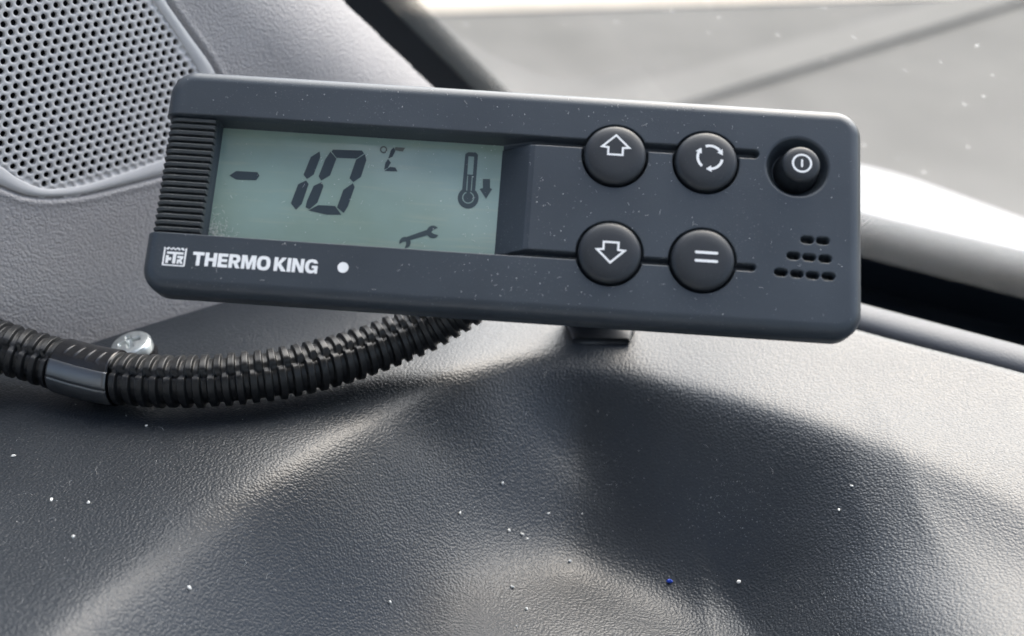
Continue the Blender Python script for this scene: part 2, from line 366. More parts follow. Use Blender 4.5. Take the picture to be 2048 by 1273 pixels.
corner = li1 - ldir * ((li1[1] - bl[1]) / ldir[1])
topL = corner + ldir * .75
pane('pane', [(corner[0] - .02, -.03), (1.1, -.03), (1.1, .70), (topL[0] - .02, topL[1])], M_glass, 0)
nrm = np.array([ldir[1], -ldir[0]])              # to the right of the left border
if nrm[0] < 0: nrm = -nrm
wl = abs((gl2(740, 60) - gl2(830, 60)) @ nrm)
solid = [corner - nrm * .05, corner + np.array([.035, .0]), corner + ldir * .035 + nrm * .0, topL, topL - nrm * .08]
pane('solid_border', [tuple(p) for p in [corner - nrm * .06 - ldir * .1, (1.1, -.10), (1.1, 0), corner + np.array([.05, 0]), corner + np.array([.018, .006]), corner + ldir * .03 + nrm * .002, corner + ldir * .07, topL, topL - nrm * .06]], M_frit, .0012)
# printed dots of the border, each a small flat disc
VV, FF = [], []
def dots(org, d, n, length, rows, p=.0021, r0=.00118, r1=.00075):
    for k in range(int(length / p)):
        for q in range(rows):
            c = org + d * (k + .5 * (q % 2)) * p + n * (q + .35) * p * .866; r = r0 + (r1 - r0) * (q / rows) ** 3
            b = len(VV)
            a0 = math.atan2(d[1], d[0]) + math.pi / 6
            for s in range(6): VV.append(glw(c[0] + r * math.cos(a0 + s * math.pi / 3), c[1] + r * math.sin(a0 + s * math.pi / 3), .0012) - wo)
            FF.append(tuple(range(b, b + 6)))
dots(np.array([corner[0] + .05, 0]), np.array([1., 0]), np.array([0, 1.]), .62, 23)
dots(corner + ldir * .05, ldir, nrm, .45, 13)
mesh('dotted_border', VV, FF, plastic('frit_dot', (.05, .068, .08), .8, spec=.2), ws, smooth=False, kind='stuff')
# dirt spots on the glass
VV, FF = [], []
for k in range(300):
    a = gl2(rng.uniform(850, 2100), rng.uniform(-60, 470)); r = .00016 + .0008 * rng.random() ** 4
    if k % 11 == 0: r *= 1.6
    b = len(VV); n = 9; ph = rng.random(9) * .7 + .65; st = 1 + 1.2 * rng.random() ** 3; th0 = rng.random() * 3
    for s in range(n):
        t = s * 2 * math.pi / n; x, y = r * ph[s] * st * math.cos(t), r * ph[s] * math.sin(t)
        VV.append(glw(a[0] + x * math.cos(th0) - y * math.sin(th0), a[1] + x * math.sin(th0) + y * math.cos(th0), .0006) - wo)
    FF.append(tuple(range(b, b + n)))
mesh('dirt_spots', VV, FF, M_dirt, ws, smooth=False, kind='stuff')

# ------------------------------------------------------------------ outside: bonnet, ground, strips
b0 = pz(1735, 300, -.10)[:2]; b1 = pz(2048, 415, -.10)[:2]
bd = (b1 - b0) / np.linalg.norm(b1 - b0); bn = np.array([-bd[1], bd[0]]); bn = bn if bn[1] > 0 else -bn
prof = [(-.34, -.10), (-.30, -.095), (-.2, -.088), (-.12, -.088), (-.06, -.092), (-.02, -.099), (.01, -.110), (.03, -.13), (.045, -.17), (.05, -.26), (.05, -.6)]
tt = np.r_[-.3, -.2, -.12, -.06, -.03, 0, .02, .04, .06, .08, np.linspace(.1, 1.2, 14)]
mesh('bonnet', np.array([[(*(b0 + bd * t + bn * (a - .9 * (math.hypot(max(0, .035 - t), .05) - .05))), z - .02 * ((t - .4) ** 2)) for a, z in prof] for t in tt]).reshape(-1, 3), grid_faces(24, len(prof)), M_paint, label='bright white bonnet panel beyond the foot of the windscreen', category='bonnet')
GZ = -1.15
mesh('ground', [(-60, -60, GZ), (60, -60, GZ), (60, 200, GZ), (-60, 200, GZ)], [(0, 1, 2, 3)], M_asph, smooth=False, kind='structure', label='grey asphalt outside the windscreen', category='ground')
def strip(name, p, q, w0, w1, z0, z1, mat, ext=6., **kw):
    a, b = pz(*p, GZ)[:2], pz(*q, GZ)[:2]; d = (b - a) / np.linalg.norm(b - a); n = np.array([-d[1], d[0]])
    a, b = a - d * ext, b + d * ext; pts = [a + n * w0, b + n * w0, b + n * w1, a + n * w1]
    V = [(*p_, GZ + z0) for p_ in pts] + [(*p_, GZ + z1) for p_ in pts]
    return mesh(name, V, [(4, 5, 6, 7), (0, 1, 5, 4), (1, 2, 6, 5), (2, 3, 7, 6), (3, 0, 4, 7)], mat, smooth=False, **kw)
strip('pale_strip', (1300, 240), (1980, 30), -.0, .30, 0, .03, M_strip_pale, 2.0, label='long pale strip lying across the asphalt', category='pale_strip')  # pale, slightly raised strip crossing the ground diagonally
strip('dark_strip', (1350, 190), (1900, 0), .0, .12, 0, .004, M_strip_dark, 2.0, kind='structure', label='dark strip beside the pale strip', category='ground_strip')  # thin dark strip laid flat next to the pale one
strip('pavement', (870, 30), (1500, 10), 0, 3.5, 0, .012, M_beige, 3., kind='structure', label='beige pavement beyond the asphalt', category='pavement')

# ------------------------------------------------------------------ cabin that shades the dash from above and behind
def slab(name, lo, hi, mat, **kw):
    x0, y0, z0 = lo; x1, y1, z1 = hi
    V = [(x0, y0, z0), (x1, y0, z0), (x1, y1, z0), (x0, y1, z0), (x0, y0, z1), (x1, y0, z1), (x1, y1, z1), (x0, y1, z1)]
    return mesh(name, V, [(0, 3, 2, 1), (4, 5, 6, 7), (0, 1, 5, 4), (1, 2, 6, 5), (2, 3, 7, 6), (3, 0, 4, 7)], mat, smooth=False, **kw)
def car(o):                                      # the cabin is square with the windscreen
    o.matrix_world = Matrix([[GD[0], GH[0], 0, G0[0]], [GD[1], GH[1], 0, G0[1]], [0, 0, 1, 0], [0, 0, 0, 1]])
car(slab('cabin_ceiling', (-.34, -1.9, .62), (1.5, -.56, .66), M_ham, kind='structure', label='pale fabric headliner over the seats', category='ceiling'))
car(slab('cabin_rear_wall', (-.34, -1.94, -.9), (1.5, -1.9, .66), M_ham, kind='structure', label='pale rear wall of the cabin', category='wall'))
car(slab('cabin_floor', (-.34, -1.9, -.94), (1.5, -.45, -.9), M_cabin, kind='structure', label='dark cabin floor', category='floor'))
car(slab('door_card', (-.40, -1.9, -.9), (-.36, -.42, .02), M_cabin, kind='structure', label='dark inner door card', category='door card'))

# ------------------------------------------------------------------ the controller
RM = np.array([[0.9973387773, 0.0722881644, -0.0094754709], [-0.0679749066, 0.9689769759, 0.2376195114], [0.0263585914, -0.2363430587, 0.9713120937]])
TM = np.array([-1.49295841, 25.8566285, -245.80298727]) * .001
CW = np.stack([RIGHT, UP, BACK], 1)
BR = CW @ RM; BT = CAM + CW @ TM
BM = Matrix([[*BR[i], BT[i]] for i in range(3)] + [[0, 0, 0, 1]])
ctl = empty('temperature_controller', BM, label='dark grey refrigeration controller with display and round buttons on a bracket', category='controller')
def fc(u, v, n=0.):                              # photograph point to face coordinates (mm) at height n above the face
    d = RM.T @ np.array([(u - CX) / FPX, -(v - CY) / FPX, -1.]); o = RM.T @ (-TM * 1000)
    s = (n - o[2]) / d[2]; q = o + d * s; return q[0], q[1]
XL, XR, ZB, ZT = -79.6, 79.8, -25.9, 27.9
RF, RI = 3.4, 2.8; TMAX = RF * math.pi / 2 + 3.0
CXL, CXR, CZB, CZT = XL + RF + RI, XR - RF - RI, ZB + RF + RI, ZT - RF - RI
def wrap(px, pz_, D):
    px, pz_, D = np.broadcast_arrays(np.asarray(px, float), np.asarray(pz_, float), np.asarray(D, float))
    cx = np.clip(px, CXL, CXR); cz = np.clip(pz_, CZB, CZT); vx, vz = px - cx, pz_ - cz; Ln = np.hypot(vx, vz); Ls = np.maximum(Ln, 1e-9)
    dx, dz = vx / Ls, vz / Ls; t = np.clip(Ln - RI, 0, TMAX); a = np.minimum(t / RF, math.pi / 2)
    rad = np.minimum(Ln, RI) + RF * np.sin(a); n = -RF * (1 - np.cos(a)) - np.maximum(t - RF * math.pi / 2, 0)
    nx, nz, nn = dx * np.sin(a), dz * np.sin(a), np.cos(a)
    return np.stack([cx + dx * rad - nx * D, cz + dz * rad - nz * D, n - nn * D], -1) * .001, Ln - RI
ZU, ZL = 16.2, -12.0                             # lower edge of the upper bar, upper edge of the lower bar
BU, BLO = 14.5, -10.7                            # the raised block between the grooves
BTN = {'up': fc(1231, 307, 1.6), 'down': fc(1220, 503, 1.6), 'cycle': fc(1414, 320, 1.6), 'enter': fc(1407, 517, 1.6)}
PWR = fc(1595, 334, 0)
VENT = [fc(*p) for p in ((1614.5, 480), (1645.5, 482), (1587, 512), (1618.5, 515), (1650.5, 518), (1562, 545), (1594, 548), (1625.5, 551), (1657, 553))]
def cut(sd, depth, wd=.28): return depth * sstep((wd - sd) / (2 * wd))
def depth(x, z):
    D = np.zeros(np.broadcast(x, z).shape)
    sl_ = np.maximum(z - ZU, ZL - z)                                # channel between the bars
    hold = np.interp(x, [-67.75, -67.35, -2.1, 4.6, 5.6], [2.3, 6.4, 6.4, .45, .12])
    hold = np.where(x < -67.75, 2.3, hold)
    chan = np.maximum(sl_, x - 30)
    D = np.maximum(D, np.where(x < 5.6, 1, 0) * hold * sstep((.25 - sl_) / .5))
    for lo, hi in ((BU, ZU), (ZL, BLO)):                            # grooves, run out past the buttons to a round end
        cz, hw = (lo + hi) / 2, (hi - lo) / 2
        q = np.maximum(x - 55.2, 0); q2 = np.maximum(-3.2 - x, 0)
        sd = np.hypot(np.hypot(q, z - cz), 0) - hw + np.where(x < -3.2, q2 * 4, 0)
        D = np.maximum(D, cut(sd, np.where(x < 20, np.maximum(2.6, np.interp(x, [-2.1, 5], [6.4, 2.6])), 2.4)))
    for bx, bz in BTN.values(): D = np.maximum(D, cut(np.hypot(x - bx, z - bz) - 7.35, 2.6, .22))
    r = np.hypot(x - PWR[0], z - PWR[1])
    D = np.maximum(D, np.interp(r, [5.0, 6.55, 6.9, 7.4], [4.2, .9, .18, 0.]))
    for vx, vz in VENT:
        q = np.hypot(np.maximum(np.abs(x - vx) - .60, 0), z - vz) - .78; D = np.maximum(D, cut(q, 3.2, .15))
    return D
gx = np.r_[np.arange(CXL - RI - TMAX, XL + 1, .5), np.arange(XL + 1, XR - 1, .17), np.arange(XR - 1, CXR + RI + TMAX, .5)]
gz = np.r_[np.arange(CZB - RI - TMAX, ZB + 1, .5), np.arange(ZB + 1, ZT - 1, .17), np.arange(ZT - 1, CZT + RI + TMAX, .5)]
GX, GZ_ = np.meshgrid(gx, gz, indexing='ij')
Vh, tl = wrap(GX, GZ_, depth(GX, GZ_))
F = grid_faces(len(gx), len(gz)); F = F[~(tl.ravel()[F] > TMAX).all(1)]
mesh('front_shell', Vh, F, M_case, ctl)
# grip ribs on the left end
rx = np.r_[np.arange(CXL - RI - TMAX + .3, XL, .8), np.arange(XL, -67.8, .9), -67.7, -67.55]
nrib = 18; rp2 = (ZU - ZL - .35) / nrib
zs = np.array([-.60, -.42, -.34, .10, .34, .60]) * rp2 * 1.0; dd = np.array([2.5, 2.2, .95, .70, 1.0, 2.3])
A1, A2 = np.meshgrid(rx, zs, indexing='ij'); _, DD = np.meshgrid(rx, dd, indexing='ij'); DD = DD.copy(); DD[-1] = 2.6
rib_me = None
for k in range(nrib):
    Vr, _ = wrap(A1, A2 * .82 + 2.0, DD); Vr = Vr - np.array([0, .002, 0])
    if rib_me is None:
        o = mesh('rib', Vr, grid_faces(len(rx), len(zs)), M_rib, ctl, smooth=False); rib_me = o.data
    else: o = place('rib', rib_me, ctl)
    o.location = (0, (ZL + .25 + (k + .5) * rp2) * .001, 0)
# rear shell
def ring(x0, x1, z0, z1, r, n, q=8):
    out = []
    for cx_, cz_, a0 in ((x1 - r, z1 - r, 0), (x0 + r, z1 - r, 90), (x0 + r, z0 + r, 180), (x1 - r, z0 + r, 270)):
        for k in range(q + 1):
            a = R_(a0 + 90 * k / q); out.append((cx_ + r * math.cos(a), cz_ + r * math.sin(a), n))
    return out
lv = [(1.0, -5.0), (1.0, -6.75), (.35, -6.85), (.30, -7.6), (3.2, -14.), (7.4, -22.), (9.5, -24.0)]
V = []
for s, n in lv: V += ring(XL + s, XR - s, ZB + s, ZT - s, 5.4, n)
F = [tuple(f) for f in (lambda A: A)(np.array([[l * 36 + k, l * 36 + (k + 1) % 36, (l + 1) * 36 + (k + 1) % 36, (l + 1) * 36 + k] for l in range(len(lv) - 1) for k in range(36)]))]
F.append(tuple((len(lv) - 1) * 36 + k for k in range(36)))
mesh('rear_shell', np.array(V) * .001, F, M_case2, ctl)
# display
lcd = mesh('display', np.array([(-68.2, -15, -6.15), (-.6, -15, -6.15), (-.6, 18.5, -6.15), (-68.2, 18.5, -6.15), (-68.2, -15, -8), (-.6, -15, -8), (-.6, 18.5, -8), (-68.2, 18.5, -8)]) * .001, [(0, 1, 2, 3), (4, 7, 6, 5), (0, 4, 5, 1), (1, 5, 6, 2), (2, 6, 7, 3), (3, 7, 4, 0)], M_lcd, ctl, smooth=False)
zq = 650 / 2048
def zc(P): return [fc(400 + x * zq, 230 + y * zq, -6.1) for x, y in P]
SEG = [[(190, 383), (228, 357), (360, 364), (372, 384), (352, 410), (228, 405)],
       [(752, 235), (756, 265), (715, 375), (675, 402), (655, 378), (700, 268)], [(668, 417), (682, 437), (640, 560), (605, 595), (575, 558), (620, 440)],
       [(822, 237), (857, 277), (818, 380), (764, 412), (750, 388), (790, 285)], [(838, 222), (1020, 228), (1030, 244), (985, 274), (862, 269), (832, 232)],
       [(1038, 252), (1046, 285), (1012, 390), (966, 422), (945, 400), (985, 285)], [(765, 428), (776, 450), (738, 552), (690, 592), (668, 582), (676, 545), (718, 450)],
       [(962, 435), (972, 455), (930, 575), (905, 615), (866, 583), (905, 475)], [(745, 572), (850, 577), (885, 627), (800, 627), (690, 602)],
       [(1220, 210), (1228, 228), (1212, 262), (1190, 272), (1205, 225)], [(1185, 283), (1200, 302), (1182, 333), (1163, 342), (1170, 305)], [(1198, 331), (1230, 335), (1240, 355), (1168, 352)]]
for s in SEG: print_on('display_segment', [zc(inset(s, -2.5))], (0, 0, -6.10), M_seg, lcd)
for s in ([(1230, 204), (1293, 208), (1278, 232), (1225, 224)],): print_on('display_segment', [zc(s)], (0, 0, -6.10), M_seg2, lcd)
print_on('degree_sign', [zc(circ(1157, 220, 23)), zc(circ(1157, 220, 14))[::-1]], (0, 0, -6.10), M_seg2, lcd)
bulb = circ(1690, 525, 66, 30, -64 + 0, 244)     # thermometer: stem and bulb outline
th = [(1672, 248), (1690, 236), (1738, 238), (1752, 252)] + [(1735, 470)] + [(1690 + 66 * math.cos(R_(a)), 525 + 66 * math.sin(R_(a))) for a in range(-50, 231, 10)] + [(1652, 470)]
print_on('thermometer_symbol', [zc(th), zc([(1692, 262), (1728, 264), (1720, 378), (1684, 376)]), zc([(1684, 384), (1690, 384), (1684, 478), (1677, 478)]), zc([(1713, 386), (1719, 386), (1712, 480), (1706, 480)]),
         zc([(1690 + r * math.cos(R_(a)), 522 + r * math.sin(R_(a))) for r, rg in ((38, range(-70, 251, 10)), (31, range(250, -71, -10))) for a in rg])], (0, 0, -6.10), M_seg3, lcd)
print_on('down_arrow_symbol', [zc([(1782, 405), (1828, 405), (1828, 462), (1842, 468), (1802, 530), (1762, 468), (1782, 462)])], (0, 0, -6.10), M_seg3, lcd)
def head(cx_, cy_, r, op):                       # open jaw of the wrench, opening towards angle op
    return [(cx_ + r * math.cos(R_(op + a)), cy_ + r * math.sin(R_(op + a))) for a in range(155, 34, -15)] + [(cx_ + r * .35 * math.cos(R_(op + 75)), cy_ + r * .35 * math.sin(R_(op + 75))), (cx_ - r * .25 * math.cos(R_(op)), cy_ - r * .25 * math.sin(R_(op))), (cx_ + r * .35 * math.cos(R_(op - 75)), cy_ + r * .35 * math.sin(R_(op - 75)))] + [(cx_ + r * math.cos(R_(op + a)), cy_ + r * math.sin(R_(op + a))) for a in range(-35, -156, -15)]
wr = head(1468, 738, 40, -5) + head(1292, 805, 36, 130)
print_on('wrench_symbol', [zc(wr)], (0, 0, -6.10), M_seg3, lcd)
# buttons
AR = [(0, 3.1), (3.35, -.25), (1.75, -.4), (1.75, -2.1), (-1.75, -2.1), (-1.75, -.4), (-3.35, -.25)]
AR = [(x * 1.06, y * 1.0) for x, y in AR]
def arc_arrow(a0, a1, r=2.75, wd=.30):
    P = [((r + wd) * math.cos(R_(a)), (r + wd) * math.sin(R_(a))) for a in np.linspace(a0, a1, 12)]
    e = R_(a1); t = np.array([math.sin(e), -math.cos(e)]); c = np.array([r * math.cos(e), r * math.sin(e)]); n = np.array([math.cos(e), math.sin(e)])
    P += [tuple(c + n * .75), tuple(c + t * 1.25 - n * .1), tuple(c - n * .75)]
    P += [((r - wd) * math.cos(R_(a)), (r - wd) * math.sin(R_(a))) for a in np.linspace(a1, a0, 12)]
    return P
def bar(y, w2=2.25, h=.31): return circ(w2, y, h, 8, -90, 90) + circ(-w2, y, h, 8, 90, 270)
ICON = {'up': [AR, inset(AR, .46)], 'down': [[(x, -y) for x, y in AR], inset([(x, -y) for x, y in AR], .46)],
        'cycle': [arc_arrow(112, 38), arc_arrow(-8, -82), arc_arrow(-128, -202)], 'enter': [bar(.95), bar(-.95)]}
LBL = {'up': 'button with an up arrow outline', 'down': 'button with a down arrow outline', 'cycle': 'button with three arrows in a circle', 'enter': 'button with two parallel bars'}
bp = [(7.0, -2.9), (7.0, .2), (6.92, .55), (6.6, .95), (6.0, 1.22), (5.0, 1.42), (3.9, 1.52), (2., 1.56), (.0001, 1.56)]
bv, bf = lathe([(r * .001, z * .001) for r, z in bp], 56); b_me = None
IC = {'up': fc(1231.5, 294, 1.6), 'down': fc(1221.5, 501, 1.6), 'cycle': fc(1420, 315, 1.6), 'enter': fc(1413, 514, 1.6)}
for k, (bx, bz) in BTN.items():
    o = mesh('button', bv, bf, M_btn, ctl) if b_me is None else place('button', b_me, ctl); b_me = o.data
    o.location = (bx * .001, bz * .001, 0); o['label'] = LBL[k]
    print_on('icon', ICON[k], (IC[k][0] - bx, IC[k][1] - bz, 1.575), M_print, o, .05)
pb = [(5.3, -4.6), (5.05, -3.9), (4.75, -3.0), (4.35, .6), (4.28, 1.2), (4.0, 1.75), (3.4, 2.05), (2.4, 2.12), (.0001, 2.12)]
pvx, pvz = fc(1604, 327, 2.1)
v, f = lathe([(r * .001, z * .001) for r, z in pb], 48); o = mesh('power_button', v, f, M_btn, ctl); o.location = (pvx * .001, pvz * .001, 0)
print_on('icon', [circ(0, 0, 2.25, 40), circ(0, 0, 1.78, 40)[::-1], circ(0, .72, .22, 8, 0, 180) + circ(0, -.72, .22, 8, 180, 360)], (0, 0, 2.14), M_print, o, .05)
# lettering
def glyph(ch):
    s, h = .27, .23
    if ch == 'T': return .84, [[(.285, 0), (.555, 0), (.555, 1 - h), (.84, 1 - h), (.84, 1), (0, 1), (0, 1 - h), (.285, 1 - h)]]
    if ch == 'H': return .86, [[(0, 0), (s, 0), (s, .39), (.86 - s, .39), (.86 - s, 0), (.86, 0), (.86, 1), (.86 - s, 1), (.86 - s, .62), (s, .62), (s, 1), (0, 1)]]
    if ch == 'E': return .72, [[(0, 0), (.72, 0), (.72, .22), (s, .22), (s, .395), (.67, .395), (.67, .605), (s, .605), (s, .78), (.71, .78), (.71, 1), (0, 1)]]
    if ch == 'R': return .84, [[(0, 0), (s, 0), (s, .34), (.36, .34), (.53, 0), (.84, 0), (.62, .38), (.72, .43), (.80, .53), (.82, .67), (.80, .82), (.71, .95), (.56, 1), (0, 1)], [(s, .55), (.46, .55), (.535, .59), (.55, .67), (.535, .75), (.46, .79), (s, .79)]]
    if ch == 'M': return 1.06, [[(0, 0), (.25, 0), (.25, .62), (.43, 0), (.63, 0), (.81, .62), (.81, 0), (1.06, 0), (1.06, 1), (.69, 1), (.53, .42), (.37, 1), (0, 1)]]
    if ch == 'O': return .96, [[(.48 + .49 * math.copysign(abs(math.cos(t)) ** .75, math.cos(t)), .5 + .52 * math.copysign(abs(math.sin(t)) ** .75, math.sin(t))) for t in np.linspace(0, 2 * math.pi, 32, endpoint=False)], [(.48 + .21 * math.copysign(abs(math.cos(t)) ** .75, math.cos(t)), .5 + .285 * math.copysign(abs(math.sin(t)) ** .75, math.sin(t))) for t in np.linspace(0, 2 * math.pi, 32, endpoint=False)]]
    if ch == 'K': return .88, [[(0, 0), (s, 0), (s, .40), (.57, 0), (.92, 0), (.50, .54), (.88, 1), (.55, 1), (s, .62), (s, 1), (0, 1)]]
    if ch == 'I': return .27, [[(0, 0), (.27, 0), (.27, 1), (0, 1)]]
    if ch == 'N': return .86, [[(0, 0), (.25, 0), (.25, .60), (.58, 0), (.86, 0), (.86, 1), (.61, 1), (.61, .42), (.28, 1), (0, 1)]]
    if ch == 'G': return .92, [[(.92, 0), (.92, .56), (.50, .56), (.50, .37), (.66, .37), (.66, .25), (.5, .21), (.36, .25), (.28, .38), (.27, .55), (.31, .70), (.42, .80), (.56, .80), (.64, .72), (.92, .74), (.84, .91), (.70, 1.0), (.48, 1.02), (.24, .97), (.08, .82), (0, .62), (0, .40), (.07, .19), (.22, .03), (.44, -.02), (.62, .02), (.72, .10), (.74, 0)]]
word, x, gl_ = 'THERMO KING', 0., []
for ch in word:
    if ch == ' ': x += .20; continue
    wd, Ls = glyph(ch); gl_.append((ch, x, Ls)); x += wd + .085
tx0, tz0 = fc(383, 531); tx1, _ = fc(634, 545); tzt = fc(383, 503.5)[1]
kx = (tx1 - tx0) / (x - .085); kz = tzt - tz0
for ch, x0, Ls in gl_: print_on('letter', [[(tx0 + (x0 + a) * kx, tz0 + b * kz) for a, b in q] for q in Ls], (0, 0, .02), M_print, ctl)
print_on('indicator_dot', [circ(*fc(686, 535.5), 1.22, 32)], (0, 0, .02), M_print, ctl)
eL, eT = fc(329, 494); eR, eB = fc(369, 534)
def em(P): return [(eL + a * (eR - eL), eB + b * (eT - eB)) for a, b in P]
wave = [(1 - k / 24, .97 + .045 * math.cos(k / 24 * 2 * math.pi * 5)) for k in range(25)]
frm = [(.03, 0), (.97, 0), (1.0, .03)] + wave + [(0, .03)]
wv2 = [(.93 - .86 * k / 24, .89 + .045 * math.cos(k / 24 * 2 * math.pi * 5)) for k in range(25)]
print_on('emblem', [em(frm), em([(.07, .07), (.93, .07)] + wv2), em([(.15, .76), (.15, .64), (.43, .64), (.43, .14), (.57, .14), (.57, .64), (.87, .64), (.87, .76)]),
                    em([(.13, .14), (.25, .14), (.25, .30), (.37, .30), (.37, .45), (.25, .45), (.25, .56), (.13, .56)]), em([(.63, .14), (.72, .14), (.72, .27), (.79, .14), (.90, .14), (.82, .33), (.89, .44), (.89, .56), (.63, .56), (.63, .44), (.75, .44), (.75, .37), (.63, .37)])], (0, 0, .02), M_print, ctl)
# bracket from the rear shell down to the dash
BI = np.linalg.inv(np.array(BM)); 
def loc(P): P = np.asarray(P).reshape(-1, 3); return P @ BI[:3, :3].T + BI[:3, 3]
ft = pz(1200, 655, .0); fz = 0
def tube(path, rad, n=16):
    path = np.asarray(path); V = []; up = np.array([1., 0, 0])
    for i, p in enumerate(path):
        t = path[min(i + 1, len(path) - 1)] - path[max(i - 1, 0)]; t /= np.linalg.norm(t); a = np.cross(t, up); a /= np.linalg.norm(a); b = np.cross(t, a)
        r = rad[i] if hasattr(rad, '__len__') else rad
        V += [p + r * (a * math.cos(q) + b * math.sin(q)) for q in np.linspace(0, 2 * math.pi, n, endpoint=False)]
    F = [(i * n + k, i * n + (k + 1) % n, (i + 1) * n + (k + 1) % n, (i + 1) * n + k) for i in range(len(path) - 1) for k in range(n)]
    return np.array(V), F + [tuple(range(n))[::-1], tuple((len(path) - 1) * n + k for k in range(n))]
bc = np.array(BM) @ np.array([.016, .0, -.0235, 1]); bc = bc[:3]
brk = empty('bracket'); brk.parent = ctl
bpy.data.objects.remove(brk)
fa = pz(1203, 666, 0); fa[2] = zg(fa[0], fa[1]); fb = pz(1200, 645, 0); fb[2] = zg(fb[0], fb[1])
cl = catmull([fa + (0, 0, .0012), fa * .5 + fb * .5 + (0, 0, .0014), fb + (0, .004, .0040), fb * .6 + bc * .4 + (0, .012, .006), bc + (0, .004, -.002), bc + (0, -.004, .004)], 30)
hw = np.interp(np.arange(30), [0, 2, 5, 9, 29], [.0085, .0105, .0112, .0112, .010]); tk = .0012
V, F = [], []
for i in range(30):
    t = cl[min(i + 1, 29)] - cl[max(i - 1, 0)]; t /= np.linalg.norm(t); n_ = np.cross(np.array([1., 0, 0]), t); n_ /= np.linalg.norm(n_)
    for a, b in ((-1, -1), (-1, .6), (-.94, 1), (.94, 1), (1, .6), (1, -1)): V.append(cl[i] + np.array([1., 0, 0]) * hw[i] * a + n_ * tk * b)
for i in range(29):
    for k in range(6): F.append((i * 6 + k, i * 6 + (k + 1) % 6, (i + 1) * 6 + (k + 1) % 6, (i + 1) * 6 + k))
F += [tuple(range(6)), tuple(29 * 6 + k for k in range(6))]
mesh('bracket', loc(V), F, M_case2, ctl)

# ------------------------------------------------------------------ corrugated conduit, clamp and screw
RT = .0070
pth = [(-150, 640, .0165), (-60, 672, .0150), (0, 694, .0135), (60, 712, .0112), (120, 730, .0092), (180, 746, .0084), (240, 757, .0080), (320, 763, .0079), (400, 763, .0079), (480, 757, .0079), (560, 747, .0079), (640, 730, .0080), (720, 707, .0084), (790, 681, .0100), (850, 655, .0125), (910, 620, .0170), (965, 585, .0220), (1010, 560, .0265)]
PW = catmull([pz(*p) for p in pth], 1500)
sarc = np.r_[0, np.cumsum(np.linalg.norm(np.diff(PW, axis=0), axis=1))]
Tn = np.gradient(PW, axis=0); Tn /= np.linalg.norm(Tn, axis=1)[:, None]
toC = CAM - PW; toC -= (toC * Tn).sum(1)[:, None] * Tn; toC /= np.linalg.norm(toC, axis=1)[:, None]
Bn = np.cross(Tn, toC); Bn *= np.sign(Bn[:, 2:3])                # upward side vector
nth = 48; th = np.linspace(0, 2 * math.pi, nth, endpoint=False)
slit = np.interp(sarc, [0, .035, .06, .12, .16, .20], [.02, .15, .28, .42, .62, 1.15])   # angle of the split above the line of sight
cpitch = .00345
S, TH = np.meshgrid(sarc, th, indexing='ij'); SL = slit[:, None]
rel = (TH - SL + math.pi) % (2 * math.pi) - math.pi
ph = np.where(rel > 0, .55, 0.) * np.exp(-np.maximum(np.abs(rel) - 2.0, 0) * 3)
tri = np.abs(((S / cpitch + ph) % 1.) * 2 - 1); corr = sstep((tri - .30) / .30)
wob = 1 + .10 * np.sin(S * 900 + 2) * np.sin(S * 310)
gap = np.exp(-((rel + .05) / .07) ** 2)
Rr = RT - .00115 + .00115 * corr * wob + np.where(rel > 0, .00025, -.00005) * np.exp(-np.abs(rel) * 1.5) - .0016 * gap
Vt = PW[:, None] + Rr[..., None] * (toC[:, None] * np.cos(TH)[..., None] + Bn[:, None] * np.sin(TH)[..., None])
conduit = empty('conduit', Matrix.Translation(Vector(PW[900])), label='black corrugated split cable conduit curving under the controller', category='conduit')
cp = PW[900]
mesh('tube', Vt - cp, grid_faces(len(sarc), nth)[:, :] if False else np.array([[i * nth + k, i * nth + (k + 1) % nth, (i + 1) * nth + (k + 1) % nth, (i + 1) * nth + k] for i in range(len(sarc) - 1) for k in range(nth)]), M_tube, conduit)
# clamp sleeve
def nearest_s(u, v, z): q = pz(u, v, z); return int(np.argmin(np.linalg.norm(PW - q, axis=1)))
i0, i1 = nearest_s(124, 731, .0091), nearest_s(240, 757, .008)
idx = np.arange(i0, i1, 2); c0 = PW[(i0 + i1) // 2]
ss = (sarc[idx] - sarc[i0]) / (sarc[i1] - sarc[i0])
thc = np.linspace(0, 2 * math.pi, 96, endpoint=False); S2, T2 = np.meshgrid(ss, thc, indexing='ij')
rel = (T2 + math.pi) % (2 * math.pi) - math.pi
Rc = RT + .00055 - .0004 * (sstep((.04 - S2) / .04) + sstep((S2 - .96) / .04))
Rc = Rc - .00030 * np.exp(-((rel + .62) / .025) ** 2)            # parting line
for kx_ in np.linspace(.25, .8, 4): Rc = Rc + .00022 * np.exp(-((S2 - kx_ - (rel - .7) * .12) / .018) ** 2) * sstep((rel - .42) / .06) * sstep((1.05 - rel) / .06)
Rc = Rc + .0002 * np.exp(-((rel - .42) / .03) ** 2) * sstep((S2 - .22) / .04) * sstep((.84 - S2) / .04)
Vc = PW[idx][:, None] + Rc[..., None] * (toC[idx][:, None] * np.cos(T2)[..., None] + Bn[idx][:, None] * np.sin(T2)[..., None])
clamp = empty('cable_clamp', Matrix.Translation(Vector(c0)), label='smooth shiny black clamp sleeve around the conduit beside the screw', category='clamp')
ni = len(idx)
Fc = np.array([[i * 96 + k, i * 96 + (k + 1) % 96, (i + 1) * 96 + (k + 1) % 96, (i + 1) * 96 + k] for i in range(ni - 1) for k in range(96)])
mesh('sleeve', Vc - c0, Fc, M_clamp, clamp)
tb = np.linspace(-1.25, .16, 30); S3, T3 = np.meshgrid(ss, tb, indexing='ij')
